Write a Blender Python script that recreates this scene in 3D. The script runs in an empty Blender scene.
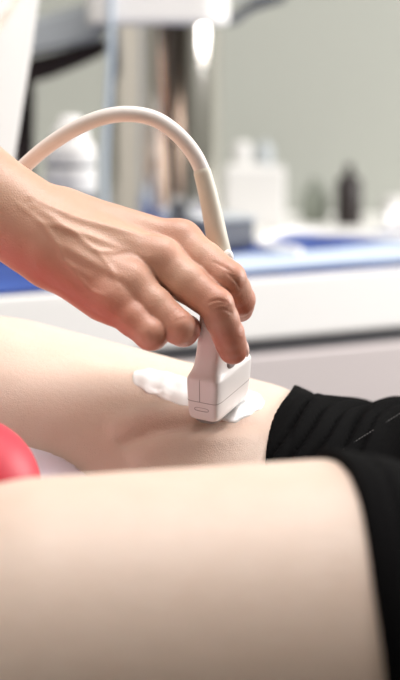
import bpy, bmesh, math
import numpy as np
from mathutils import Vector

# ------------------------------------------------------------------ camera
S = bpy.context.scene
COL = S.collection
PITCH = math.radians(10.0)
CAM = np.array([0.0, -1.0, 1.0])
FPX = 1818.0                      # focal length in pixels for the 400 x 680 frame
cd = bpy.data.cameras.new('camera')
cam = bpy.data.objects.new('camera', cd)
COL.objects.link(cam)
cam.location = CAM
cam.rotation_euler = (math.pi / 2 - PITCH, 0, 0)
cd.sensor_fit = 'VERTICAL'
cd.sensor_height = 36.0
cd.sensor_width = 36.0
cd.lens = FPX * 36.0 / 680.0
cd.clip_start = 0.02
cd.dof.use_dof = True
cd.dof.focus_distance = 0.985
cd.dof.aperture_fstop = 6.0
cd.dof.aperture_blades = 0
S.camera = cam

# ------------------------------------------------------------------ world, lights, exposure
S.view_settings.view_transform = 'Standard'
S.view_settings.look = 'None'
S.view_settings.exposure = 0.0
S.view_settings.gamma = 1.0
S.view_settings.use_curve_mapping = False
w = bpy.data.worlds.new('world'); S.world = w; w.use_nodes = True
w.node_tree.nodes['Background'].inputs[0].default_value = (1.0, 0.97, 0.93, 1)
w.node_tree.nodes['Background'].inputs[1].default_value = 0.55

def area(name, loc, target, sx, sy, power, color):
    d = bpy.data.lights.new(name, 'AREA'); d.shape = 'RECTANGLE'
    d.size = sx; d.size_y = sy; d.energy = power; d.color = color
    o = bpy.data.objects.new(name, d); COL.objects.link(o); o.location = loc
    o.rotation_euler = (Vector(target) - Vector(loc)).to_track_quat('-Z', 'Y').to_euler()
    return o
area('overhead_key_and_fill', (0.3, 0.22, 2.57), (0.3, 0.22, 0), 1.2, 0.8, 44, (1.0, 0.965, 0.945))
area('overhead_key_and_fill', (-1.35, -0.5, 2.57), (-1.35, -0.5, 0), 0.9, 0.6, 8, (1.0, 0.97, 0.95))  # added fill, brightens the left wall that the steel column reflects
area('window_daylight', (1.97, .80, 1.565), (0.0, .80, 1.565), .84, 1.25, 62, (1.0, 0.98, 0.96))

# ------------------------------------------------------------------ pixel helpers for measuring the layout
ct, st = math.cos(PITCH), math.sin(PITCH)
def ray(px, py):
    a = (px - 200.0) / FPX; b = (340.0 - py) / FPX
    return np.array([a, ct + b * st, -st + b * ct])
def P(px, py, y):
    d = ray(px, py); return CAM + d * ((y - CAM[1]) / d[1])
def PZ(px, py, z):
    d = ray(px, py); return CAM + d * ((z - CAM[2]) / d[2])

# ------------------------------------------------------------------ materials
def mat(name, col=(.8, .8, .8), rough=.5, metal=0.0, **kw):
    m = bpy.data.materials.new(name); m.use_nodes = True
    b = m.node_tree.nodes['Principled BSDF']
    b.inputs['Base Color'].default_value = (*col, 1)
    b.inputs['Roughness'].default_value = rough
    b.inputs['Metallic'].default_value = metal
    for k, v in kw.items():
        b.inputs[k.replace('_', ' ')].default_value = v
    return m
def noise_col(m, c1, c2, scale, lo=.35, hi=.65, detail=4, stretch=None):
    nt = m.node_tree; b = nt.nodes['Principled BSDF']
    tc = nt.nodes.new('ShaderNodeTexCoord'); mp = nt.nodes.new('ShaderNodeMapping')
    if stretch: mp.inputs['Scale'].default_value = stretch
    n = nt.nodes.new('ShaderNodeTexNoise'); n.inputs['Scale'].default_value = scale; n.inputs['Detail'].default_value = detail
    r = nt.nodes.new('ShaderNodeValToRGB')
    r.color_ramp.elements[0].position = lo; r.color_ramp.elements[0].color = (*c1, 1)
    r.color_ramp.elements[1].position = hi; r.color_ramp.elements[1].color = (*c2, 1)
    L = nt.links.new
    L(tc.outputs['Object'], mp.inputs['Vector']); L(mp.outputs['Vector'], n.inputs['Vector'])
    L(n.outputs['Fac'], r.inputs['Fac']); L(r.outputs['Color'], b.inputs['Base Color'])
    return r
def bump(m, scale, strength, dist=.001, detail=3, kind='noise'):
    nt = m.node_tree; b = nt.nodes['Principled BSDF']
    tc = nt.nodes.new('ShaderNodeTexCoord')
    if kind == 'noise':
        n = nt.nodes.new('ShaderNodeTexNoise'); n.inputs['Detail'].default_value = detail; out = 'Fac'
    else:
        n = nt.nodes.new('ShaderNodeTexVoronoi'); n.feature = 'DISTANCE_TO_EDGE'; out = 'Distance'
    n.inputs['Scale'].default_value = scale
    bp = nt.nodes.new('ShaderNodeBump'); bp.inputs['Strength'].default_value = strength; bp.inputs['Distance'].default_value = dist
    L = nt.links.new
    L(tc.outputs['Object'], n.inputs['Vector']); L(n.outputs[out], bp.inputs['Height'])
    prev = b.inputs['Normal'].links
    if prev: L(prev[0].from_socket, bp.inputs['Normal'])
    L(bp.outputs['Normal'], b.inputs['Normal'])

def skin(name, base, blot, red, sss=.12):
    """skin whose redness follows the vertex attribute 'red' (blood-rich joints and finger ends, painted shade under the hand)"""
    m = mat(name, base, .42)
    nt = m.node_tree; b = nt.nodes['Principled BSDF']; L = nt.links.new
    tc = nt.nodes.new('ShaderNodeTexCoord')
    n = nt.nodes.new('ShaderNodeTexNoise'); n.inputs['Scale'].default_value = 55; n.inputs['Detail'].default_value = 5
    mx = nt.nodes.new('ShaderNodeMix'); mx.data_type = 'RGBA'
    mx.inputs[6].default_value = (*base, 1); mx.inputs[7].default_value = (*blot, 1)
    at = nt.nodes.new('ShaderNodeAttribute'); at.attribute_name = 'red'
    mx2 = nt.nodes.new('ShaderNodeMix'); mx2.data_type = 'RGBA'; mx2.inputs[7].default_value = (*red, 1)
    L(tc.outputs['Object'], n.inputs['Vector']); L(n.outputs['Fac'], mx.inputs[0])
    L(mx.outputs[2], mx2.inputs[6]); L(at.outputs['Fac'], mx2.inputs[0])
    L(mx2.outputs[2], b.inputs['Base Color'])
    b.inputs['Subsurface Weight'].default_value = sss
    b.inputs['Subsurface Radius'].default_value = (1.0, .35, .2)
    b.inputs['Subsurface Scale'].default_value = .008
    b.inputs['Specular IOR Level'].default_value = .4
    return m

M = {}
M['wall'] = mat('wall_paint', (.36, .37, .335), .8); bump(M['wall'], 120, .1)
M['ceiling'] = mat('ceiling_paint', (.55, .55, .53), .9); bump(M['ceiling'], 90, .1)
M['wallw'] = mat('white_wall_paint', (.86, .83, .76), .8); bump(M['wallw'], 120, .1)
M['floor'] = mat('vinyl_floor', (.42, .42, .40), .4); noise_col(M['floor'], (.15, .15, .145), (.20, .20, .195), 30)
M['white'] = mat('white_plastic', (.90, .88, .86), .35); bump(M['white'], 400, .05, .0003)
M['cream'] = mat('cream_plastic', (.80, .76, .68), .38); bump(M['cream'], 500, .05, .0002)
M['greyp'] = mat('grey_plastic', (.42, .45, .47), .45); bump(M['greyp'], 500, .06, .0003)
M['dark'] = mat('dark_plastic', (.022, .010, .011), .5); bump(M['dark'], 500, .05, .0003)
M['slate'] = mat('slate_plastic', (.16, .17, .19), .5); bump(M['slate'], 500, .05, .0003)
M['steel'] = mat('brushed_steel', (.72, .69, .66), .11, 1.0, Anisotropic=.6)
M['lam'] = mat('white_laminate', (.92, .91, .90), .4); bump(M['lam'], 200, .04, .0003)
M['lampink'] = mat('pinkish_grey_laminate', (.62, .56, .56), .45); bump(M['lampink'], 200, .04, .0003)
M['blue'] = mat('blue_sheet', (.035, .085, .36), .6); noise_col(M['blue'], (.012, .035, .20), (.03, .09, .36), 25)
M['cloth'] = mat('white_cloth', (.46, .54, .66), .8); bump(M['cloth'], 900, .3, .0005)
M['lilac'] = mat('lilac_sheet', (.90, .82, .92), .8); bump(M['lilac'], 900, .3, .0005)
M['couch'] = mat('couch_vinyl', (.10, .12, .16), .5); bump(M['couch'], 300, .1, .0005)
M['red'] = mat('red_vinyl', (.58, .035, .06), .5); bump(M['red'], 500, .15, .0004)
M['brown'] = mat('dark_panel_wood', (.10, .055, .035), .4); noise_col(M['brown'], (.025, .014, .010), (.055, .034, .024), 12, stretch=(8, 8, 1))
M['amber'] = mat('dark_bottle', (.010, .004, .004), .45)
M['counter'] = mat('counter_laminate', (.78, .77, .74), .45); bump(M['counter'], 200, .04, .0003)
M['carton'] = mat('white_carton', (.66, .65, .64), .6); bump(M['carton'], 300, .1, .0003)
M['glass'] = mat('window_glass', (.9, .95, 1), .05, 0, Transmission_Weight=.9)
M['paleblue'] = mat('pale_blue_stripe', (.55, .64, .74), .35, 0, Transmission_Weight=.2)
M['probe'] = mat('probe_plastic', (.84, .79, .77), .36); bump(M['probe'], 900, .05, .0002)
M['seam'] = mat('seam_grey', (.36, .30, .29), .6)
M['lens'] = mat('lens_rubber', (.25, .24, .24), .35)
M['relief'] = mat('strain_relief_rubber', (.72, .66, .56), .5); bump(M['relief'], 600, .1, .0002)
M['cable'] = mat('cable_sheath', (.82, .75, .71), .42); bump(M['cable'], 500, .1, .0002)
M['gel'] = mat('contact_gel', (.93, .93, .93), .25, 0, Coat_Weight=.3)
bump(M['gel'], 140, .25, .001)
M['thread'] = mat('grey_thread', (.09, .085, .085), .8)
M['nail'] = mat('finger_nail', (.80, .50, .42), .25)
M['fabric'] = mat('black_jersey', (.002, .0018, .002), .9); bump(M['fabric'], 1400, .5, .0006)
M['fabric'].node_tree.nodes['Principled BSDF'].inputs['Specular IOR Level'].default_value = .05
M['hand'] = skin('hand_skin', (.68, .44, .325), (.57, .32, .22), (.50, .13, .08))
bump(M['hand'], 700, .35, .0006, kind='v'); bump(M['hand'], 220, .25, .0008)
M['body'] = skin('patient_skin', (.77, .61, .51), (.71, .53, .425), (.72, .42, .33), .06)
bump(M['body'], 800, .5, .0006, kind='v'); bump(M['body'], 300, .3, .0008)

# ------------------------------------------------------------------ object helpers
def tag(o, label=None, cat=None, group=None, kind=None):
    if label: o['label'] = label
    if cat: o['category'] = cat
    if group: o['group'] = group
    if kind: o['kind'] = kind
    return o
def empty(name, loc, label, cat, group=None):
    o = bpy.data.objects.new(name, None); COL.objects.link(o); o.location = loc
    o.empty_display_size = .05
    bpy.context.view_layer.update()
    return tag(o, label, cat, group)
def link(name, me, m, parent=None, smooth=True):
    o = bpy.data.objects.new(name, me); COL.objects.link(o)
    me.materials.append(m)
    if smooth: me.polygons.foreach_set('use_smooth', [True] * len(me.polygons))
    if parent:
        o.parent = parent
        loc = Vector((0, 0, 0)); q = parent
        while q: loc += q.location; q = q.parent
        o.location = -loc                                  # geometry is in world coordinates
    return o
def from_np(name, V, F, m, parent=None, smooth=True):
    me = bpy.data.meshes.new(name)
    me.from_pydata([tuple(v) for v in V], [], [tuple(f) for f in F]); me.update()
    return link(name, me, m, parent, smooth)
def from_bm(name, bm, m, parent=None, smooth=True):
    me = bpy.data.meshes.new(name); bm.to_mesh(me); bm.free()
    return link(name, me, m, parent, smooth)
def box(bm, c, s, rz=0.0, bev=0.0, ry=0.0, rx=0.0):
    """box centre c, full size s, turned rz about z; bevelled"""
    r = bmesh.ops.create_cube(bm, size=1.0); vs = r['verts']
    from mathutils import Matrix
    bmesh.ops.scale(bm, vec=s, verts=vs)
    if bev:
        es = list({e for v in vs for e in v.link_edges})
        rr = bmesh.ops.bevel(bm, geom=es, offset=bev, segments=3, affect='EDGES', profile=.6)
        vs = list({v for f in rr['faces'] for v in f.verts} | {v for v in vs if v.is_valid})
    mt = Matrix.Translation(c) @ Matrix.Rotation(rz, 4, 'Z') @ Matrix.Rotation(ry, 4, 'Y') @ Matrix.Rotation(rx, 4, 'X')
    bmesh.ops.transform(bm, matrix=mt, verts=vs)
def boxobj(name, c, s, m, parent=None, rz=0, bev=.003, ry=0, rx=0):
    bm = bmesh.new(); box(bm, c, s, rz, bev, ry, rx)
    return from_bm(name, bm, m, parent, smooth=False)
def lathe(prof, c, n=48):
    V = []; F = []
    for (r, z) in prof:
        for i in range(n):
            a = 2 * math.pi * i / n; V.append((c[0] + r * math.cos(a), c[1] + r * math.sin(a), c[2] + z))
    for j in range(len(prof) - 1):
        for i in range(n):
            k = (i + 1) % n; F.append((j * n + i, j * n + k, (j + 1) * n + k, (j + 1) * n + i))
    b = len(V); V += V[:n] + V[-n:]
    F.append(tuple(b + i for i in range(n - 1, -1, -1))); F.append(tuple(b + n + i for i in range(n)))
    return V, F
def spline(pts, n=12):
    """Catmull-Rom through points (any dimension)"""
    p = np.array(pts, float); p = np.vstack([2 * p[0] - p[1], p, 2 * p[-1] - p[-2]]); out = []
    for i in range(1, len(p) - 2):
        for t in np.linspace(0, 1, n, endpoint=False):
            a, b, c, d = p[i - 1:i + 3]
            out.append(.5 * (2 * b + (c - a) * t + (2 * a - 5 * b + 4 * c - d) * t * t + (3 * b - a - 3 * c + d) * t ** 3))
    out.append(p[-2]); return np.array(out)
def tube(pts, rad, n=20, cap=True):
    """tube along points; rad scalar or list"""
    p = np.array(pts, float); m = len(p); rad = np.broadcast_to(rad, (m,))
    T = np.gradient(p, axis=0); T /= np.linalg.norm(T, axis=1)[:, None]
    u = np.cross(T[0], [0, 0, 1.0]);
    if np.linalg.norm(u) < .1: u = np.cross(T[0], [1.0, 0, 0])
    u /= np.linalg.norm(u); V = []; F = []
    for i in range(m):
        u = u - T[i] * (u @ T[i]); u /= np.linalg.norm(u); v = np.cross(T[i], u)
        for k in range(n):
            a = 2 * math.pi * k / n; V.append(p[i] + rad[i] * (math.cos(a) * u + math.sin(a) * v))
    for i in range(m - 1):
        for k in range(n):
            q = (k + 1) % n; F.append((i * n + k, i * n + q, (i + 1) * n + q, (i + 1) * n + k))
    b = len(V); V += V[:n] + V[-n:]
    F.append(tuple(b + i for i in range(n - 1, -1, -1))); F.append(tuple(b + n + i for i in range(n)))
    return V, F

# ------------------------------------------------------------------ distance-field modelling
def cap(p, a, b, ra, rb):
    a = np.asarray(a); ba = np.asarray(b) - a
    t = np.clip((p - a) @ ba / (ba @ ba), 0, 1)
    return np.linalg.norm(p - a - t[:, None] * ba, axis=1) - (ra + (rb - ra) * t)
def ell(p, c, r, ax=None):
    q = p - np.asarray(c)
    if ax is not None: q = q @ np.asarray(ax).T
    r = np.asarray(r); k0 = np.linalg.norm(q / r, axis=1); k1 = np.linalg.norm(q / r ** 2, axis=1) + 1e-9
    return k0 * (k0 - 1) / k1
def smin(a, b, k):
    h = np.clip(.5 + .5 * (b - a) / k, 0, 1); return b + (a - b) * h - k * h * (1 - h)
def smax(a, b, k): return -smin(-a, -b, k)
def nets(f, lo, hi, h, proj=3):
    """surface nets of f=0 with a coarse first pass; returns verts, quads"""
    lo = np.array(lo, float); hi = np.array(hi, float)
    nb = np.ceil((hi - lo) / (4 * h)).astype(int) + 1; n = nb * 4 - 3
    ax = [lo[i] + h * np.arange(n[i]) for i in range(3)]
    cax = [a[::4] for a in ax]
    g = np.stack(np.meshgrid(*cax, indexing='ij'), -1).reshape(-1, 3)
    cv = f(g).reshape([len(a) for a in cax])
    near = np.abs(cv) < 4 * h * 2.2
    for a in range(3):                                     # dilate
        s = near.copy(); sl = [slice(None)] * 3; s2 = [slice(None)] * 3
        sl[a] = slice(1, None); s2[a] = slice(None, -1)
        s[tuple(sl)] |= near[tuple(s2)]; s[tuple(s2)] |= near[tuple(sl)]; near = s
    idx = [np.minimum((np.arange(n[i]) + 2) // 4, nb[i] - 1) for i in range(3)]
    val = cv[np.ix_(*idx)].astype(np.float32); mk = near[np.ix_(*idx)]
    ii = np.argwhere(mk); pts = lo + ii * h
    out = np.empty(len(pts), np.float32)
    for s in range(0, len(pts), 400000): out[s:s + 400000] = f(pts[s:s + 400000])
    val[mk] = out
    inside = val < 0
    # cell vertices
    acc = np.zeros(tuple(n - 1) + (3,), np.float32); cnt = np.zeros(tuple(n - 1), np.int16)
    def cut(a, arr, i, L):
        sl = [slice(None)] * 3; sl[a] = slice(i, i + L) if L else slice(i, None); return arr[tuple(sl)]
    edges = []
    for a in range(3):
        s0 = [slice(None)] * 3; s1 = [slice(None)] * 3; s0[a] = slice(None, -1); s1[a] = slice(1, None)
        A = inside[tuple(s0)]; B = inside[tuple(s1)]; e = np.argwhere(A != B)
        v0 = val[tuple(s0)][A != B]; v1 = val[tuple(s1)][A != B]; t = v0 / (v0 - v1)
        pos = e.astype(np.float32); pos[:, a] += t
        o = [x for x in range(3) if x != a]
        ok = np.ones(len(e), bool)
        for q in o: ok &= (e[:, q] >= 1) & (e[:, q] < n[q] - 1)
        e = e[ok]; pos = pos[ok]; flip = A[A != B][ok]
        edges.append((a, e, flip))
        for d0 in (0, 1):
            for d1 in (0, 1):
                c = e.copy(); c[:, o[0]] -= d0; c[:, o[1]] -= d1
                np.add.at(acc, tuple(c.T), pos); np.add.at(cnt, tuple(c.T), 1)
    act = cnt > 0; vid = -np.ones(cnt.shape, np.int64); vid[act] = np.arange(act.sum())
    V = lo + h * (acc[act] / cnt[act][:, None]).astype(float)
    Q = []
    for a, e, flip in edges:
        o = [(a + 1) % 3, (a + 2) % 3]; q = []
        for d in ((0, 0), (1, 0), (1, 1), (0, 1)):
            c = e.copy(); c[:, o[0]] -= d[0]; c[:, o[1]] -= d[1]; q.append(vid[tuple(c.T)])
        q = np.stack(q, 1); q[~flip] = q[~flip][:, ::-1]; Q.append(q)
    Q = np.vstack(Q)
    for _ in range(proj):
        d = f(V); N = grad(f, V, h * .5); V = V - N * np.clip(d, -h, h)[:, None]
    return V, Q
def grad(f, V, e=.0008):
    N = np.stack([f(V + d) - f(V - d) for d in np.eye(3) * e], 1)
    return N / (np.linalg.norm(N, axis=1)[:, None] + 1e-12)
def fast_mesh(name, V, Q, m, parent=None, attr=None):
    me = bpy.data.meshes.new(name)
    me.vertices.add(len(V)); me.vertices.foreach_set('co', V.astype(np.float32).ravel())
    me.loops.add(Q.size); me.loops.foreach_set('vertex_index', Q.astype(np.int32).ravel())
    me.polygons.add(len(Q)); me.polygons.foreach_set('loop_start', np.arange(0, Q.size, 4, dtype=np.int32))
    me.update(calc_edges=True); me.validate()
    if attr is not None:
        a = me.attributes.new('red', 'FLOAT', 'POINT'); a.data.foreach_set('value', attr.astype(np.float32))
    return link(name, me, m, parent)
def hit(f, px, py, t0=.3, t1=1.6):
    d = ray(px, py); d = d / np.linalg.norm(d); t = t0
    for _ in range(400):
        p = CAM + d * t; v = f(p[None])[0]
        if v < .0001: break
        t += max(v * .7, .0001)
        if t > t1: return None
    return p
def polyd(V, pts):
    """distance of V to a polyline, and the parameter along it 0..1"""
    best = np.full(len(V), 9.0); par = np.zeros(len(V)); n = len(pts) - 1
    lo = np.min(pts, 0) - .03; hi = np.max(pts, 0) + .03
    mk = np.all((V > lo) & (V < hi), 1); W = V[mk]; bb = best[mk]; pp = par[mk]
    for i in range(n):
        a = pts[i]; ba = pts[i + 1] - a; t = np.clip((W - a) @ ba / (ba @ ba), 0, 1)
        d = np.linalg.norm(W - a - t[:, None] * ba, axis=1); k = d < bb
        bb[k] = d[k]; pp[k] = (i + t[k]) / n
    best[mk] = bb; par[mk] = pp; return best, par
def smoothstep(a, b, x):
    t = np.clip((x - a) / (b - a), 0, 1); return t * t * (3 - 2 * t)

# ------------------------------------------------------------------ the room
X0, X1, Y0, Y1, ZC = -2.0, 2.0, -2.6, 1.72, 2.6
def slab(name, lo, hi, m):
    lo = np.array(lo); hi = np.array(hi)
    o = boxobj(name, (lo + hi) / 2, hi - lo, m, bev=0); return tag(o, kind='structure')
slab('floor', (X0, Y0, -.1), (X1, Y1, 0), M['floor'])
slab('ceiling', (X0, Y0, ZC), (X1, Y1, ZC + .1), M['ceiling'])
slab('wall_back', (X0 - .1, Y1, 0), (X1 + .1, Y1 + .1, ZC), M['wall'])
slab('wall_left', (X0 - .1, Y0, 0), (X0, Y1, ZC), M['wallw'])
# right wall with a window opening
bm = bmesh.new()
for lo, hi in (((X1, Y0, 0), (X1 + .1, .38, ZC)), ((X1, 1.22, 0), (X1 + .1, Y1, ZC)),
               ((X1, .38, 0), (X1 + .1, 1.22, .94)), ((X1, .38, 2.2), (X1 + .1, 1.22, ZC))):
    lo = np.array(lo, float); hi = np.array(hi, float); box(bm, (lo + hi) / 2, hi - lo)
tag(from_bm('wall_right', bm, M['wall'], smooth=False), kind='structure')
bm = bmesh.new()
for c, s in (((X1 + .05, .40, 1.57), (.06, .04, 1.26)), ((X1 + .05, 1.20, 1.57), (.06, .04, 1.26)),
             ((X1 + .05, .80, .96), (.06, .84, .04)), ((X1 + .05, .80, 2.18), (.06, .84, .04))):
    box(bm, c, s)
tag(from_bm('window_1', bm, M['lam'], smooth=False), kind='structure')
# wall behind the photographer, with unseen dark panels added for the column's brown reflection
slab('wall_front', (X0 - .1, Y0 - .1, 0), (X1 + .1, Y0, ZC), M['wall'])
tag(boxobj('reflection_panel_1', (-.13, Y0 + .02, 1.05), (.98, .04, 2.1), M['brown'], bev=.004), kind='structure')
tag(boxobj('reflection_panel_2', (1.10, Y0 + .02, 1.05), (1.40, .04, 2.1), M['brown'], bev=.004), kind='structure')
tag(boxobj('reflection_panel_3', (X1 - .02, -1.65, 1.05), (.04, 1.5, 2.1), M['brown'], bev=.004), kind='structure')  # unseen as well, added to widen the brown band reflected in the column
tag(boxobj('baseboard_back', (0, Y1 - .008, .05), (X1 - X0, .016, .1), M['lam'], bev=.003), kind='structure')

# ------------------------------------------------------------------ examination couch
couch = empty('examination_couch', (0, -.12, 0), 'padded examination couch under the patient', 'couch')
boxobj('mattress', (-.10, -.12, .569), (2.0, .66, .09), M['couch'], couch, bev=.03)
boxobj('frame', (-.10, -.12, .50), (1.9, .56, .05), M['lam'], couch, bev=.006)
for sx in (-.85, .65):
    for sy in (-.34, .10):
        V, F = lathe([(.022, 0), (.022, .476)], (sx, sy, 0), 20); from_np('leg', V, F, M['steel'], couch)

# ------------------------------------------------------------------ the patient
FH, FK = np.array([.25, -.035, .640]), np.array([-.33, .155, .790])
NH, NK = np.array([.23, -.252, .698]), np.array([-.40, -.345, .715])
def body0(p):
    # the far thigh lies rolled outward, broader than it is high
    w_ = np.array([1, .70, 1.0]); q = p * w_
    def fc(a, b, ra, rb): return cap(q, np.array(a) * w_, np.array(b) * w_, ra, rb)
    far = fc(FH, FK, .088, .064)
    far = smin(far, fc([.02, .035, .713], [-.12, .075, .744], .075, .073), .03)
    far = smin(far, fc([.09, .05, .692], [.17, .03, .711], .068, .072), .02)
    far = smin(far, fc(FK, [-.72, .14, .72], .048, .036), .04)
    near = cap(p, NH, NK, .096, .070)
    near = smin(near, cap(p, [.05, -.287, .736], [-.06, -.300, .735], .087, .084), .03)
    near = smin(near, cap(p, NK, [-.78, -.35, .712], .055, .036), .04)
    near = smin(near, ell(p, [-.84, -.35, .735], [.035, .035, .10]), .03)
    far = smin(far, ell(p, [-.78, .14, .745], [.035, .035, .10]), .03)
    pel = ell(p, [.33, -.14, .733], [.17, .185, .098])
    pel = smin(pel, cap(p, [.36, -.14, .738], [.75, -.14, .755], .098, .102), .06)
    pel = smin(pel, cap(p, [.38, -.20, .738], [.75, -.22, .750], .09, .095), .05)
    pel = smin(pel, cap(p, [.38, -.08, .738], [.75, -.06, .750], .09, .095), .05)
    d = smin(far, pel, .05)
    return smin(d, near, .03)
# the press of the probe and the fold of skin that runs from it
fold_px = [(118, 446), (135, 438), (158, 430), (180, 425), (205, 422.5), (230, 421), (258, 419)]
FOLD = spline([hit(body0, *q) for q in fold_px], 5)
PRESS = hit(body0, 210, 416)
def body(p):
    d = body0(p)
    dist, t = polyd(p, FOLD)
    env = np.sin(np.clip(t, 0, 1) * math.pi) ** .6
    d = d + env * (.0068 * np.exp(-(dist / .0030) ** 2) - .0034 * np.exp(-((dist - .013) / .008) ** 2))
    r = np.linalg.norm((p - PRESS) / np.array([.026, .022, .022]), axis=1)
    return d + .0045 * np.exp(-r * r)
V, Q = nets(body, (-.92, -.47, .60), (.86, .26, .90), .0024, proj=2)
red = .25 * smoothstep(.03, .0, polyd(V, FOLD)[0])
patient = fast_mesh('person', V, Q, M['body'], attr=red)
tag(patient, 'patient lying on the couch in black shorts, bare thighs, being scanned', 'person')
patient['description'] = 'bare legs and black shorts'

def hem(p):
    """distance past the hem edge along x (negative inside the shorts)"""
    x, y, z = p.T
    xf = .036 + .20 * (y + .035) + .0
    xf = .0535 + .19 * (y - .045) + .0015 * np.sin(y * 60)
    xn = np.interp(y, [-.37, -.35, -.32, -.30, -.28, -.265, -.24, -.2], [.0665, .0640, .0618, .0594, .0556, .0512, .046, .042]) + .05 * np.clip(.79 - z, 0, .2)
    s = smoothstep(-.16, -.10, y)
    return (xn * (1 - s) + xf * s) - x
SEAM = spline([hit(body0, *q, t0=.86) for q in ((334, 452), (350, 442), (368, 431), (384, 421), (399, 412))], 4)
def shorts_f(p):
    x, y, z = p.T
    d = body0(p); hx = -hem(p)                              # hx > 0 inside cloth
    farw = smoothstep(-.15, -.08, y)
    q = x - .44 * (y - .02) + .004 * np.sin(y * 45)
    folds = .0040 * np.abs(np.sin(math.pi * q / .0095)) * smoothstep(.055, .07, q) * smoothstep(.125, .095, q)
    big = .0012 * np.sin(2 * math.pi * (x - .3 * y) / .023 + 1.2 * np.sin(y * 30)) * smoothstep(.02, .05, hx)
    near = .0028 * np.sin(2 * math.pi * (x * .9 + z * .25) / .05 + 1.5 * np.sin(z * 22)) * smoothstep(.015, .05, hx) * (1 - farw)
    off = .0042 + farw * (folds + big) + near
    off = off - .0010 * np.exp(-((hx - .013) / .0012) ** 2)  # stitched hem line
    off = off - .0012 * np.exp(-(polyd(p, SEAM)[0] / .0035) ** 2)
    sh = smax(d - off, -hx, .0018)
    return smax(sh, x - .44, .003)
V, Q = nets(shorts_f, (.02, -.46, .61), (.46, .16, .88), .0018, proj=2)
sh = fast_mesh('shorts', V, Q, M['fabric'], patient, attr=np.zeros(len(V)))
sh['label'] = 'black stretch shorts'
V = []; F = []                                             # the row of small stitches beside the side seam
SD = spline([hit(shorts_f, *q, t0=.86) for q in ((340, 452), (356, 441), (372, 431), (388, 421), (404, 411))], 12)
for i in range(0, len(SD) - 2, 2):
    v, f = tube([SD[i], (SD[i] + SD[i + 1]) / 2, SD[i] + (SD[i + 1] - SD[i]) * .95], .00028, 6)
    F += [tuple(len(V) + k for k in ff) for ff in f]; V += list(v)
o = from_np('stitching', V, F, M['thread'], sh); o['label'] = 'dark grey stitches'

# ------------------------------------------------------------------ sheet and red cushion between the legs
def red_f(p):
    c1 = P(-34, 491, -.14)
    d = cap(p, c1, c1 + np.array([-.20, 0, .006]), .037, .038)
    return smax(d, -(body0(p) - .001), .003)
def sheet_f(p):
    x, y, z = p.T
    top = .7690 - .24 * (x + .085) + .0012 * np.sin(x * 90 + y * 60) + .001 * np.sin(y * 190 - x * 50)
    top = np.minimum(top, .82)
    q = np.stack([x, y, np.zeros_like(x)], 1)
    d = z - top + .35 * np.maximum(0, -.045 - y) + 1.2 * np.maximum(0, x + .06) ** 1.0
    d = d * .8
    d = smax(d, -(y + .235), .02); d = smax(d, y - .02, .02)
    d = smax(d, x - .02, .02); d = smax(d, -x - .40, .02); d = smax(d, .615 - z, .01); d = smax(d, .001 - red_f(p), .002)
    return smax(d, -(body0(p) - .0015), .004)
V, Q = nets(sheet_f, (-.42, -.26, .64), (.04, .05, .84), .003, proj=2)
tag(fast_mesh('sheet', V, Q, M['lilac']), 'pale lilac bunched sheet tucked between the thighs beside the red cushion', 'sheet')
V, Q = nets(red_f, (-.40, -.23, .66), (-.02, -.05, .86), .003, proj=1)
tag(fast_mesh('cushion', V, Q, M['red']), 'red cushion wedged between the legs at the left edge', 'cushion')

# ------------------------------------------------------------------ the probe
PB = P(219, 409, -.010)                                       # centre of the footprint
aa = np.array([.008, -.20, .975]); aa /= np.linalg.norm(aa)
uu = np.array([.43, .87, .20]); uu -= aa * (uu @ aa); uu /= np.linalg.norm(uu)
vv = np.cross(uu, aa); vv /= np.linalg.norm(vv)              # thickness, points right and to the camera
def loft(secs, n=64, base=PB):
    """secs: (s along axis, half width u, half width v, exponent, shift u, shift v), metres"""
    V = []; F = []
    for (s, a, b, e, du, dv) in secs:
        for i in range(n):
            t = 2 * math.pi * i / n; c, sn = math.cos(t), math.sin(t)
            V.append(base + aa * s + uu * (du + a * math.copysign(abs(c) ** (2 / e), c)) + vv * (dv + b * math.copysign(abs(sn) ** (2 / e), sn)))
    m = len(secs)
    for j in range(m - 1):
        for i in range(n):
            k = (i + 1) % n; F.append((j * n + i, (j + 1) * n + i, (j + 1) * n + k, j * n + k))
    F.append(tuple(range(n))); F.append(tuple((m - 1) * n + i for i in range(n - 1, -1, -1)))
    return V, F
probe = empty('ultrasound_probe', PB, 'white linear ultrasound probe held in the hand, pressed on the gelled thigh', 'ultrasound probe')
keys = [(.0012, 20.0, 7.6, 7, 0, 0), (.0022, 21.4, 8.8, 7, 0, 0), (.005, 22.3, 9.4, 8, 0, 0), (.012, 22.9, 9.8, 8, 0, 0), (.0200, 23.3, 10.2, 8, 0, 0),
        (.0245, 23.4, 10.3, 8, 0, 0), (.0265, 22.8, 9.9, 7, 0, 0), (.029, 21.4, 9.2, 5, .2, 0), (.033, 19.6, 8.8, 4, .2, 0), (.040, 17.4, 8.8, 3.4, 0, 0),
        (.048, 15.6, 8.9, 3, 0, 0), (.062, 13.6, 8.8, 2.8, 0, 0), (.074, 11.0, 8.2, 2.6, -.5, 0), (.083, 9.0, 7.3, 2.4, -1, 0), (.088, 7, 6.4, 2.2, -1, 0)]
sk = spline([(k[0] * 1000, *k[1:]) for k in keys], 5)
V, F = loft([(s[0] / 1000, s[1] / 1000, s[2] / 1000, s[3], s[4] / 1000, s[5] / 1000) for s in sk])
from_np('housing', V, F, M['probe'], probe)
V, F = loft([(-.0018, .0170, .0055, 4, 0, 0), (-.0012, .0185, .0066, 4, 0, 0), (0, .0192, .0072, 5, 0, 0), (.003, .0196, .0076, 5, 0, 0)])
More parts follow.
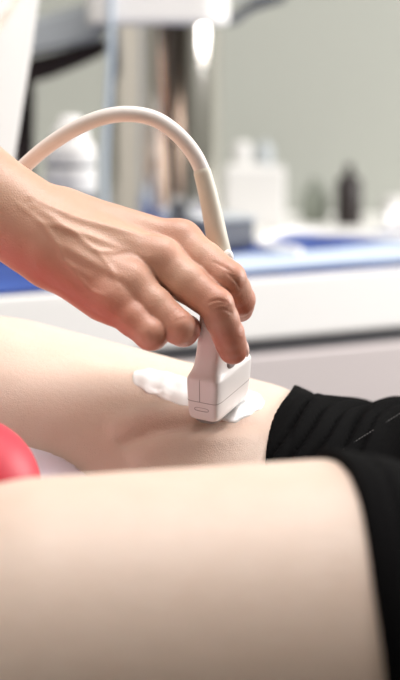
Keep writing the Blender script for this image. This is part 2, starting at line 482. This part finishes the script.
o = from_np('lens', V, F, M['lens'], probe); o['label'] = 'grey rubber lens'
def on_probe(u, s, side):
    """points on the narrow (side='n', local v) or broad ('b', local u) face"""
    return PB + aa * s
# seam lines: thin strips round the head and up the narrow face
def ring(s, a, b, e, th, name):
    V, F = loft([(s - th, a, b, e, 0, 0), (s + th, a, b, e, 0, 0)]); o = from_np(name, V, F, M['seam'], probe); o['label'] = 'thin grey seam'
ring(.0128, .02305, .00995, 8, .00018, 'seam_line')
def strip(pts, r, name, m, parent, n=8):
    V, F = tube(pts, r, n); return from_np(name, V, F, m, parent)
fe = lambda s: np.interp(s, [k[0] for k in keys], [k[1] for k in keys]) / 1000
strip([PB + aa * s - uu * fe(s) + vv * -.001 for s in np.linspace(.013, .026, 8)], .00022, 'seam_line', M['seam'], probe)
# small pill-shaped engraved mark on the narrow face
pill = []
for t in np.linspace(0, 2 * math.pi, 28):
    c, s_ = math.cos(t), math.sin(t)
    pill.append(PB + aa * (.0085 + .0010 * math.copysign(abs(s_) ** .7, s_)) - uu * (fe(.0085) + .0000) + vv * (.0042 * math.copysign(abs(c) ** .6, c)))
strip(pill, .00020, 'engraved_mark', M['seam'], probe)
# orientation nub on the broad face, beneath the middle finger
def vb(s): return np.interp(s, [k[0] for k in keys], [k[2] for k in keys]) / 1000
c = PB + aa * .031 + vv * (vb(.031) - .0005) - uu * .004
V, Q = nets(lambda p: ell(p, c, [.0055, .0022, .0032], [uu, vv, aa]), c - .009, c + .009, .0006)
o = fast_mesh('orientation_marker', V, Q, M['seam'], probe); o['label'] = 'grey oval marker'
c = P(228, 257, -.016)
V, Q = nets(lambda p: ell(p, c, [.0030, .0030, .0042]), c - .009, c + .009, .0006)
fast_mesh('release_button', V, Q, M['probe'], probe)
# strain relief and cable
top = PB + aa * .084
rel = [top, P(222, 262, -.005), P(216.5, 235, -.005), P(212, 212, -.004), P(207, 190, -.003), P(201.5, 169, -.002)]
V, F = tube(spline(rel, 8), np.interp(np.linspace(0, 1, 41), [0, .2, .8, .985, 1], [.0066, .0063, .0052, .0049, .0044]), 28)
o = from_np('strain_relief', V, F, M['relief'], probe); o['label'] = 'beige rubber strain relief sleeve'
cab = [P(206, 186, -.003), P(201.5, 169, -.002), P(192, 151, -.001), P(176, 133, 0), P(155, 119, .002), P(130, 114, .004), P(104, 117, .008), P(78, 127, .012),
       P(52, 143, .018), P(30, 161, .024), P(8, 184, .03), P(-25, 225, .04), P(-70, 300, .07), P(-110, 420, .13), P(-130, 560, .24)]
V, F = tube(spline(cab, 8), .0044, 24)
from_np('cable', V, F, M['cable'], probe)

# ------------------------------------------------------------------ contact gel
def gel_f(p):
    b = body(p)
    pts = [((140, 378), .008), ((152, 381), .012), ((168, 386), .013), ((184, 394), .011), ((198, 404), .010)]
    d = np.full(len(p), 1.0)
    for (c, r) in GELP: d = smin(d, np.linalg.norm((p - c) / np.array([1, 1.25, 1]), axis=1) - r, .006)
    thick = .0007 + .0004 * (np.sin(p[:, 0] * 420 + p[:, 1] * 160) * np.sin(p[:, 1] * 230 - p[:, 0] * 170)) + .0008 * smoothstep(0, -.006, d)
    return smax(b - thick, d + .0008 * np.sin(p[:, 0] * 500 + 1) * np.cos(p[:, 1] * 400), .001)
GELP = [(hit(body, *q), r) for q, r in [((145, 377), .006), ((151, 379), .0095), ((160, 382), .0120), ((172, 386), .013), ((185, 392), .012), ((196, 398), .010),
        ((240, 398), .011), ((247, 401), .0095), ((236, 408), .0085), ((226, 413), .006), ((216, 400), .008)]]
V, Q = nets(gel_f, (-.06, -.06, .74), (.05, .09, .84), .0010, proj=2)
tag(fast_mesh('ultrasound_gel', V, Q, M['gel'], attr=np.zeros(len(V))), 'wet white contact gel smeared on the thigh around the probe foot', 'gel')

# ------------------------------------------------------------------ the hand
DY = -.020
def H(px, py, y): return P(px, py, y + DY)
WR = H(38, 226, -.008); EL = H(-210, 92, .07); FA = H(-40, 176, .012)
FING = {  # MCP, PIP, DIP, TIP and radii
    'index': ([H(180, 244, .002), H(228, 279, -.024), H(239, 300, -.010), H(240, 309, .004)], [.0122, .0097, .0087, .0072]),
    'middle': ([H(160, 262, -.018), H(216, 305, -.036), H(228, 334, -.030), H(233, 350, -.020)], [.0122, .0093, .0086, .0078]),
    'ring': ([H(130, 285, -.030), H(178, 327, -.044), H(183, 331, -.022), H(188, 328, -.004)], [.0115, .0090, .0084, .0072]),
    'little': ([H(116, 303, -.036), H(150, 334, -.048), H(153, 336, -.028), H(160, 332, -.012)], [.0105, .0084, .0075, .0064]),
    'thumb': ([H(120, 256, .024), H(176, 260, .034), H(207, 270, .026)], [.0130, .0105, .0085]),
}
CARP = {'index': H(66, 214, .002), 'middle': H(58, 224, -.010), 'ring': H(56, 238, -.018), 'little': H(58, 260, -.020)}
def hand0(p):
    arm = smin(cap(p, EL, FA, .038, .0225), cap(p, FA, WR, .0220, .0185), .012)
    arm = smin(arm, cap(p, FA + [0, .002, -.008], H(44, 256, -.012), .0185, .0150), .015)   # the wrist is broader than thick
    arm = smin(arm, cap(p, FA + [0, .004, -.001], H(48, 218, .002), .0185, .0140), .015)
    d = arm
    for k, c in CARP.items():
        a = FING[k][0][0]
        r = .0108 if k != 'little' else .0100
        d = smin(d, cap(p, c, a, .0130, r), .008)
    d = smin(d, cap(p, H(70, 240, .006), H(128, 284, -.004), .017, .015), .012)     # palm
    d = smin(d, cap(p, H(60, 266, -.012), H(104, 300, -.026), .0115, .0105), .012)  # heel of the hand
    d = smin(d, cap(p, H(62, 232, .006), FING['thumb'][0][0], .0155, .0130), .014)  # thenar
    F = np.full(len(p), 9.0)
    for k, (J, R) in FING.items():
        f = np.full(len(p), 9.0)
        for i in range(len(J) - 1):
            m_ = (J[i] + J[i + 1]) / 2; rm = (R[i] + R[i + 1]) / 2 * .98
            f = smin(f, smin(cap(p, J[i], m_, R[i], rm), cap(p, m_, J[i + 1], rm, R[i + 1]), .002), .0015 if i else .003)
        if k != 'thumb': f = smin(f, np.linalg.norm(p - J[0] - np.array([0, -.0013, .0020]), axis=1) - R[0] * .93, .003)
        F = smin(F, f, .0012)
    return smin(d, F, .0055)
HP = lambda pts, n=5: spline([hit(hand0, *q) for q in pts], n)
RIDGES = [  # (pixels on the back of the hand, height, width)
    (HP([(30, 196), (58, 210), (92, 222), (130, 232), (172, 240)]), .0009, .0026),       # extensor tendons
    (HP([(34, 206), (64, 226), (100, 240), (150, 258)]), .0010, .0026),
    (HP([(60, 244), (92, 262), (128, 280)]), .0008, .0026),
    (HP([(18, 204), (40, 222), (58, 246), (66, 262), (90, 276)]), .0007, .0018),         # veins
    (HP([(40, 222), (72, 232), (96, 250), (118, 252)]), .0007, .0018),
    (HP([(96, 250), (110, 268), (118, 286)]), .0006, .0016),
    (HP([(66, 262), (88, 288), (104, 296)]), .0007, .0015),
]
GRO = [  # creases over the joints and valleys between knuckles
    (HP([(214, 262), (226, 268), (238, 280)], 3), -.0007, .0008),
    (HP([(226, 272), (234, 279), (240, 288)], 3), -.0007, .0008),
    (HP([(208, 303), (218, 300), (228, 303)], 3), -.0007, .0008),
    (HP([(210, 308), (220, 304), (231, 308)], 3), -.0007, .0008),
    (HP([(212, 313), (222, 309), (232, 313)], 3), -.0007, .0008),
    (HP([(222, 338), (231, 335), (240, 338)], 3), -.0003, .0006),
    (HP([(174, 322), (186, 318), (196, 324)], 3), -.0003, .0006),
]
V, Q = nets(hand0, (-.26, -.09, .77), (.04, .12, 1.06), .0009, proj=2)
N = grad(hand0, V)
disp = np.zeros(len(V))
for pts, hgt, wd in RIDGES + GRO:
    dist, t = polyd(V, pts)
    disp += hgt * np.exp(-(dist / wd) ** 2) * np.sin(np.clip(t, .04, .96) * math.pi) ** .4
V = V + N * disp[:, None]
red = np.zeros(len(V))
for k, (J, R) in FING.items():
    for i, wt in enumerate([.45, .55, .75, .9][:len(J)]):
        rr = np.linalg.norm(V - J[i], axis=1); red = np.maximum(red, wt * np.exp(-(rr / .017) ** 2))
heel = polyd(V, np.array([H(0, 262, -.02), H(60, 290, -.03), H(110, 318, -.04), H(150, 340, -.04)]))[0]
red = np.maximum(red, .95 * np.exp(-(heel / .018) ** 2))  # red lower edge paints the warm shade under the hand into the skin
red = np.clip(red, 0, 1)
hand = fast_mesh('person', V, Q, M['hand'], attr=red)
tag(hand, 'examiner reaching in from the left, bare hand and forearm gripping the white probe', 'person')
# nails
for k, (J, R) in FING.items():
    d1 = J[-1] - J[-2]; d1 /= np.linalg.norm(d1); d0 = J[-2] - J[-3]; d0 /= np.linalg.norm(d0)
    dors = d0 - d1; dors -= d1 * (dors @ d1); dors /= np.linalg.norm(dors)
    if k in ('thumb', 'index', 'middle'): dors = np.array([0, 1.0, 0] if k == 'thumb' else [.2, .95, .35] if k == 'index' else [.85, .5, .1]); dors -= d1 * (dors @ d1); dors /= np.linalg.norm(dors)
    sd = np.cross(d1, dors); r = R[-1]; c = J[-1] + dors * (r * .45) + d1 * .001
    V, Q = nets(lambda p: smax(ell(p, c, [r * 1.15, r * .78, r * .68], [d1, sd, dors]), -(hand0(p) - .00045) * 0 - ((p - c) @ dors) + r * .22, .0006), c - .014, c + .014, .0007)
    o = fast_mesh('fingernail', V, Q, M['nail'], hand)

# ------------------------------------------------------------------ trolley with the blue pad
CZ = .757
fl, fr = PZ(0, 296, CZ), PZ(400, 267, CZ)
yaw = math.atan2(fr[1] - fl[1], fr[0] - fl[0])
ex = np.array([math.cos(yaw), math.sin(yaw), 0]); ey = np.array([-math.sin(yaw), math.cos(yaw), 0]); mid = (fl + fr) / 2
def T(a, b, z): return mid + ex * a + ey * b + np.array([0, 0, z - CZ])
trolley = empty('trolley', T(0, .14, 0), 'white drawer trolley behind the couch, covered with a blue pad', 'trolley')
CD = .26
boxobj('top', T(0, CD / 2, CZ - .031), (.86, CD, .060), M['lam'], trolley, rz=yaw, bev=.004)
boxobj('body', T(0, CD / 2 + .015, .41), (.82, CD - .03, .55), M['lam'], trolley, rz=yaw, bev=.004)
boxobj('gap_shade', T(0, CD / 2 + .010, .672), (.81, CD - .024, .045), M['slate'], trolley, rz=yaw, bev=.002)  # dark strip standing in for the shadow in the gap below the top
for i, (z, h) in enumerate(((.599, .162), (.43, .16), (.26, .16))):
    d = boxobj('drawer', T(0, .012, z), (.80, .020, h), M['lampink'], trolley, rz=yaw, bev=.004)
    hb = boxobj('handle', T(0, -.012, z + .01), (.14, .014, .012), M['greyp'], d, rz=yaw, bev=.003)
for a in (-.36, .36):
    for b in (.05, CD - .05):
        V, F = lathe([(.012, .02), (.03, .03), (.03, .05), (.012, .09), (.012, .14)], T(a, b, 0), 20); from_np('caster', V, F, M['slate'], trolley)

def draped(name, a0, a1, b0, b1, z, amp, m, th=.002, seed=0, n=(90, 40), over=0.0):
    """cloth rectangle lying on the trolley, wavy, with thickness"""
    V = []; nx, ny = n; rng = np.random.RandomState(seed); ph = rng.rand(6) * 6
    for side in (0, 1):
        for j in range(ny):
            for i in range(nx):
                a = a0 + (a1 - a0) * i / (nx - 1); b = b0 + (b1 - b0) * j / (ny - 1)
                wv = amp * (.5 + .25 * math.sin(a * 34 + ph[0] + 2 * math.sin(b * 21)) + .25 * math.sin(b * 60 + ph[1] + a * 17))
                e = min(i, nx - 1 - i, j, ny - 1 - j) / 4.0; wv *= min(1, .25 + e)
                V.append(T(a, b, z + wv + (th if side == 0 else 0)))
    F = []
    k = lambda s, i, j: s * nx * ny + j * nx + i
    for j in range(ny - 1):
        for i in range(nx - 1):
            F.append((k(0, i, j), k(0, i + 1, j), k(0, i + 1, j + 1), k(0, i, j + 1)))
            F.append((k(1, i, j + 1), k(1, i + 1, j + 1), k(1, i + 1, j), k(1, i, j)))
    for i in range(nx - 1):
        F.append((k(1, i, 0), k(1, i + 1, 0), k(0, i + 1, 0), k(0, i, 0))); F.append((k(0, i, ny - 1), k(0, i + 1, ny - 1), k(1, i + 1, ny - 1), k(1, i, ny - 1)))
    for j in range(ny - 1):
        F.append((k(0, 0, j), k(0, 0, j + 1), k(1, 0, j + 1), k(1, 0, j))); F.append((k(1, nx - 1, j), k(1, nx - 1, j + 1), k(0, nx - 1, j + 1), k(0, nx - 1, j)))
    return from_np(name, V, F, m)
tag(draped('absorbent_pad', -.42, .42, .002, .252, CZ, .002, M['blue'], .0025, 1), 'deep blue pad laid over the trolley top', 'pad')
tag(draped('folded_sheet', -.06, .42, .006, .10, CZ + .0045, .004, M['cloth'], .003, 3), 'pale blue-white crumpled sheet lying on the blue pad at right', 'sheet')
tag(draped('paper_towel', -.42, -.23, .05, .16, CZ + .0045, .014, M['cloth'], .003, 7), 'pale blue-white towel lying on the blue pad at left', 'towel')
# white lead looping over the pad
lead = [T(.12, .04, CZ + .0165), T(.115, .11, CZ + .0165), T(.14, .15, CZ + .015), T(.18, .165, CZ + .020), T(.22, .155, CZ + .016), T(.25, .11, CZ + .017),
        T(.28, .08, CZ + .017), T(.31, .12, CZ + .017), T(.33, .20, CZ + .012), T(.345, .22, CZ + .030), T(.36, .20, CZ + .012), T(.41, .18, CZ + .011)]
V, F = tube(spline(lead, 8), .0042, 16); tag(from_np('lead', V, F, M['white']), 'thick white lead looping over the blue pad', 'lead')
bxc = PZ(220, 250, CZ + .006)
bxw = .058
o = empty('control_box', bxc, 'dark grey box standing on the trolley just right of the steel column', 'box')
bt = P(222, 219, bxc[1] + .03)[2]
boxobj('case', (bxc[0], bxc[1] + .03, (CZ + .006 + bt) / 2), (bxw, .05, bt - CZ - .006), M['slate'], o, rz=yaw, bev=.004)
boxobj('lid', (bxc[0], bxc[1] + .03, bt + .002), (bxw + .004, .054, .005), M['greyp'], o, rz=yaw, bev=.002)

# ------------------------------------------------------------------ steel column with housing and arms
cy = 1.06
cx = P(165, 120, cy)[0]; cr = (P(222, 120, cy)[0] - P(108, 120, cy)[0]) / 2
zc = P(165, 25, cy - cr)[2]
stand = empty('equipment_column', (cx, cy, 0), 'round polished steel column with a white collar and grey arms behind the hand', 'equipment stand')
V, F = lathe([(cr, .05), (cr, zc + .03)], (cx, cy, 0), 96); o = from_np('column', V, F, M['steel'], stand); o['label'] = 'polished steel column'
V, F = lathe([(.20, 0), (.20, .03), (.17, .05), (.02, .052)], (cx, cy, 0), 64); from_np('base', V, F, M['white'], stand)
cc = P(160, 10, cy)
def collar_f(p):
    q = p - np.array([cx - .006, cy, zc + .11])
    d = np.abs(q) - np.array([.077 - .03, .085 - .03, .11 - .012])
    r2 = np.linalg.norm(np.maximum(d[:, :2], 0), axis=1) - .03
    return smax(r2, d[:, 2] - .012, .004)
V, Q = nets(collar_f, (cx - .11, cy - .11, zc - .02), (cx + .11, cy + .11, zc + .25), .004)
o = fast_mesh('collar', V, Q, M['white'], stand); o['label'] = 'white moulded collar'
# vertical light strip on the right side of the column
sx0 = P(205, 80, cy - cr)[0]
# grey arm towards the left and its dark underside
def arm_piece(name, px, y, th, m, bevel=.004):
    """prism from an outline measured at distance y, th deep"""
    pts = [P(a, b, y) for a, b in px]; bm = bmesh.new()
    f = [bm.verts.new(p) for p in pts]; b = [bm.verts.new(p + np.array([0, th, 0])) for p in pts]; n = len(pts)
    bm.faces.new(f); bm.faces.new(b[::-1])
    for i in range(n): bm.faces.new((f[i], b[i], b[(i + 1) % n], f[(i + 1) % n]))
    bmesh.ops.recalc_face_normals(bm, faces=bm.faces[:])
    bmesh.ops.bevel(bm, geom=bm.edges[:], offset=bevel, segments=3, affect='EDGES')
    return from_bm(name, bm, m, stand, smooth=False)
arm_piece('support_arm', [(104, -2), (60, 10), (20, 22), (-60, 40), (-60, 84), (20, 58), (60, 50), (104, 40)], cy - .02, .05, M['greyp'], .006)
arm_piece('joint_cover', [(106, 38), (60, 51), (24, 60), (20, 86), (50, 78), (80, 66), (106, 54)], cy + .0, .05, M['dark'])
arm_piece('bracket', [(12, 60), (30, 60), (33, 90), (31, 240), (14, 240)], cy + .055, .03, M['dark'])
arm_piece('rear_arm', [(225, -12), (236, 0), (262, -2), (300, -6), (340, -6), (340, -14), (300, -16)], cy + .03, .04, M['greyp'], .003)
V, F = tube(spline([P(215, 14, cy + .05), P(232, 20, cy + .05), (P(250, 8, cy + .05)), P(285, -4, cy + .05)], 8), .006, 16)
from_np('rear_handle', V, F, M['slate'], stand)
# upright pale blue stripe beside the column, built as a thin tube
tb = [P(111, -10, cy - .09), P(111, 30, cy - .09), P(110, 70, cy - .09), P(108, 110, cy - .09), P(105, 150, cy - .09), P(105, 200, cy - .09), P(114, 262, cy - .09)]
V, F = tube(spline(tb, 8), .0034, 16); o = from_np('stripe', V, F, M['paleblue'], stand); o['label'] = 'pale blue hose'

# ------------------------------------------------------------------ white upright panel, left edge, with its cord
py_ = .42
panel = empty('equipment_panel', P(-40, 400, py_), 'white slanted upright panel at the upper left edge', 'panel')
pts = [(-110, -80), (44, -80), (40, -10), (30, 60), (14, 160), (8, 215), (-110, 215)]
bm = bmesh.new(); fpt = [P(a, b, py_ - .0009 * (44 - a)) for a, b in pts]
f = [bm.verts.new(p) for p in fpt]; b = [bm.verts.new(p + np.array([-.004, .05, 0])) for p in fpt]; n = len(pts)
bm.faces.new(f); bm.faces.new(b[::-1])
for i in range(n): bm.faces.new((f[i], b[i], b[(i + 1) % n], f[(i + 1) % n]))
bmesh.ops.recalc_face_normals(bm, faces=bm.faces[:]); bmesh.ops.bevel(bm, geom=bm.edges[:], offset=.004, segments=3, affect='EDGES')
from_bm('housing', bm, M['carton'], panel, smooth=False)
pc = P(-45, 215, py_ + .025)
V, F = lathe([(.09, 0), (.09, .012), (.02, .03), (.018, pc[2] + .01)], (pc[0], pc[1], 0), 32); from_np('stand', V, F, M['greyp'], panel)
V, F = tube(spline([P(24, -30, py_ - .045), P(17, -2, py_ - .05), P(8, 12, py_ - .056), P(-2, 28, py_ - .062), P(-20, 50, py_ - .075)], 8), .0032, 14)
from_np('cord', V, F, M['cream'], panel)

# ------------------------------------------------------------------ bottle on the trolley, left
by = P(72, 262, .62)[1]
bz = CZ + .005
q = PZ(72, 272, bz); bc = np.array([P(71, 180, q[1] + .06)[0], q[1] + .06, bz])
def zb(py): return P(71, py, bc[1])[2] - bz
def wb(px): return (P(71 + px, 150, bc[1])[0] - P(71, 150, bc[1])[0])
bot = empty('spray_bottle', bc, 'white bottle with a stepped white cap, left of the steel column', 'bottle')
V, F = lathe([(wb(22), 0), (wb(25), .004), (wb(25.5), zb(176)), (wb(25.5), zb(169)), (wb(23), zb(164))], bc); from_np('body', V, F, M['carton'], bot)
V, F = lathe([(wb(24.6), zb(167)), (wb(24.6), zb(163))], bc); o = from_np('band', V, F, M['slate'], bot); o['label'] = 'dark band'
V, F = lathe([(wb(25.5), zb(163)), (wb(25.5), zb(152)), (wb(23.5), zb(144)), (wb(19), zb(139)), (wb(17.5), zb(136))], bc); from_np('shoulder', V, F, M['carton'], bot)
V, F = lathe([(wb(18.5), zb(137)), (wb(18.5), zb(129)), (wb(16), zb(127)), (wb(12.5), zb(126)), (wb(11.5), zb(117)), (wb(8), zb(115))], bc); from_np('cap', V, F, M['carton'], bot)
V, F = lathe([(wb(25.9), zb(204)), (wb(25.9), zb(190))], bc); o = from_np('paper_label', V, F, M['slate'], bot); o['label'] = 'grey printed label'

# ------------------------------------------------------------------ counter along the back wall
KZ = .715
kf = PZ(200, 238, KZ)[1]
counter = empty('counter', (.1, (kf + Y1) / 2, 0), 'white worktop counter along the back wall', 'counter')
boxobj('worktop', (.15, (kf + Y1) / 2 - .002, KZ - .02), (2.6, Y1 - kf - .004, .04), M['counter'], counter, bev=.004)
boxobj('cabinet', (.15, (kf + Y1) / 2 + .01, .35), (2.56, Y1 - kf - .03, .65), M['counter'], counter, bev=.003)
for i in range(4):
    d = boxobj('door', (-.81 + i * .64, kf + .012, .35), (.62, .02, .60), M['counter'], counter, bev=.003)
    boxobj('handle', (-.81 + i * .64 + .24, kf - .008, .56), (.012, .016, .12), M['steel'], d, bev=.003)
ky = kf + .16
def kp(px, py, y=ky): return P(px, py, y)
c0 = kp(254, 213); hgt = kp(254, 166)[2] - KZ
o = empty('dispenser_box', (c0[0], ky, KZ), 'white box on the back counter', 'box')
bw = kp(284, 190)[0] - kp(224, 190)[0]
boxobj('carton', (c0[0], ky, KZ + hgt / 2), (bw, .07, hgt), M['carton'], o, bev=.006)
boxobj('flap', (c0[0] - .012, ky - .012, KZ + hgt + .0015), (bw * .55, .03, .003), M['counter'], o, bev=.001)
# rounded pale roll and grey pot behind the box top
def pot(name, px, top, rpx, m, label, cat, y, prof=None, capm=None):
    x = kp(px, 190, y)[0]; r = kp(px + rpx, 190, y)[0] - x; h = kp(px, top, y)[2] - KZ
    e = empty(name, (x, y, KZ), label, cat)
    pr = prof or [(.9, 0), (1, .03), (1, .62), (.75, .78), (.4, .84)]
    V, F = lathe([(a * r, b * h) for a, b in pr], (x, y, KZ), 32); from_np('body', V, F, m, e)
    V, F = lathe([(.36 * r, .82 * h), (.36 * r, .94 * h), (.30 * r, h)], (x, y, KZ), 24); from_np('cap', V, F, capm or m, e)
    return e
pot('jar', 242, 141, 10, M['carton'], 'pale round-topped jar behind the white box on the back counter', 'jar', ky + .09, [(1, 0), (1, .9), (.85, .97), (.4, .99)])
pot('canister', 264, 140, 9, M['greyp'], 'grey canister behind the white box, right of the pale jar', 'canister', ky + .09, [(1, 0), (1, .86), (.9, .93), (.4, .95)])
pot('small_pot', 315, 178, 14, mat('sage_glaze', (.22, .24, .20), .5), 'low grey-green pot on the back counter beside the dark bottle', 'pot', ky + .03, [(.8, 0), (1, .1), (1, .6), (.6, .8)])
pot('dark_bottle', 349, 164, 13, M['amber'], 'small dark brown bottle on the back counter', 'bottle', ky, [(.95, 0), (1, .04), (1, .72), (.6, .80), (.4, .82)])
pot('cup', 394, 196, 11, M['carton'], 'white cup on the back counter at the right edge', 'cup', ky, [(.8, 0), (1, .9), (.95, .97)])
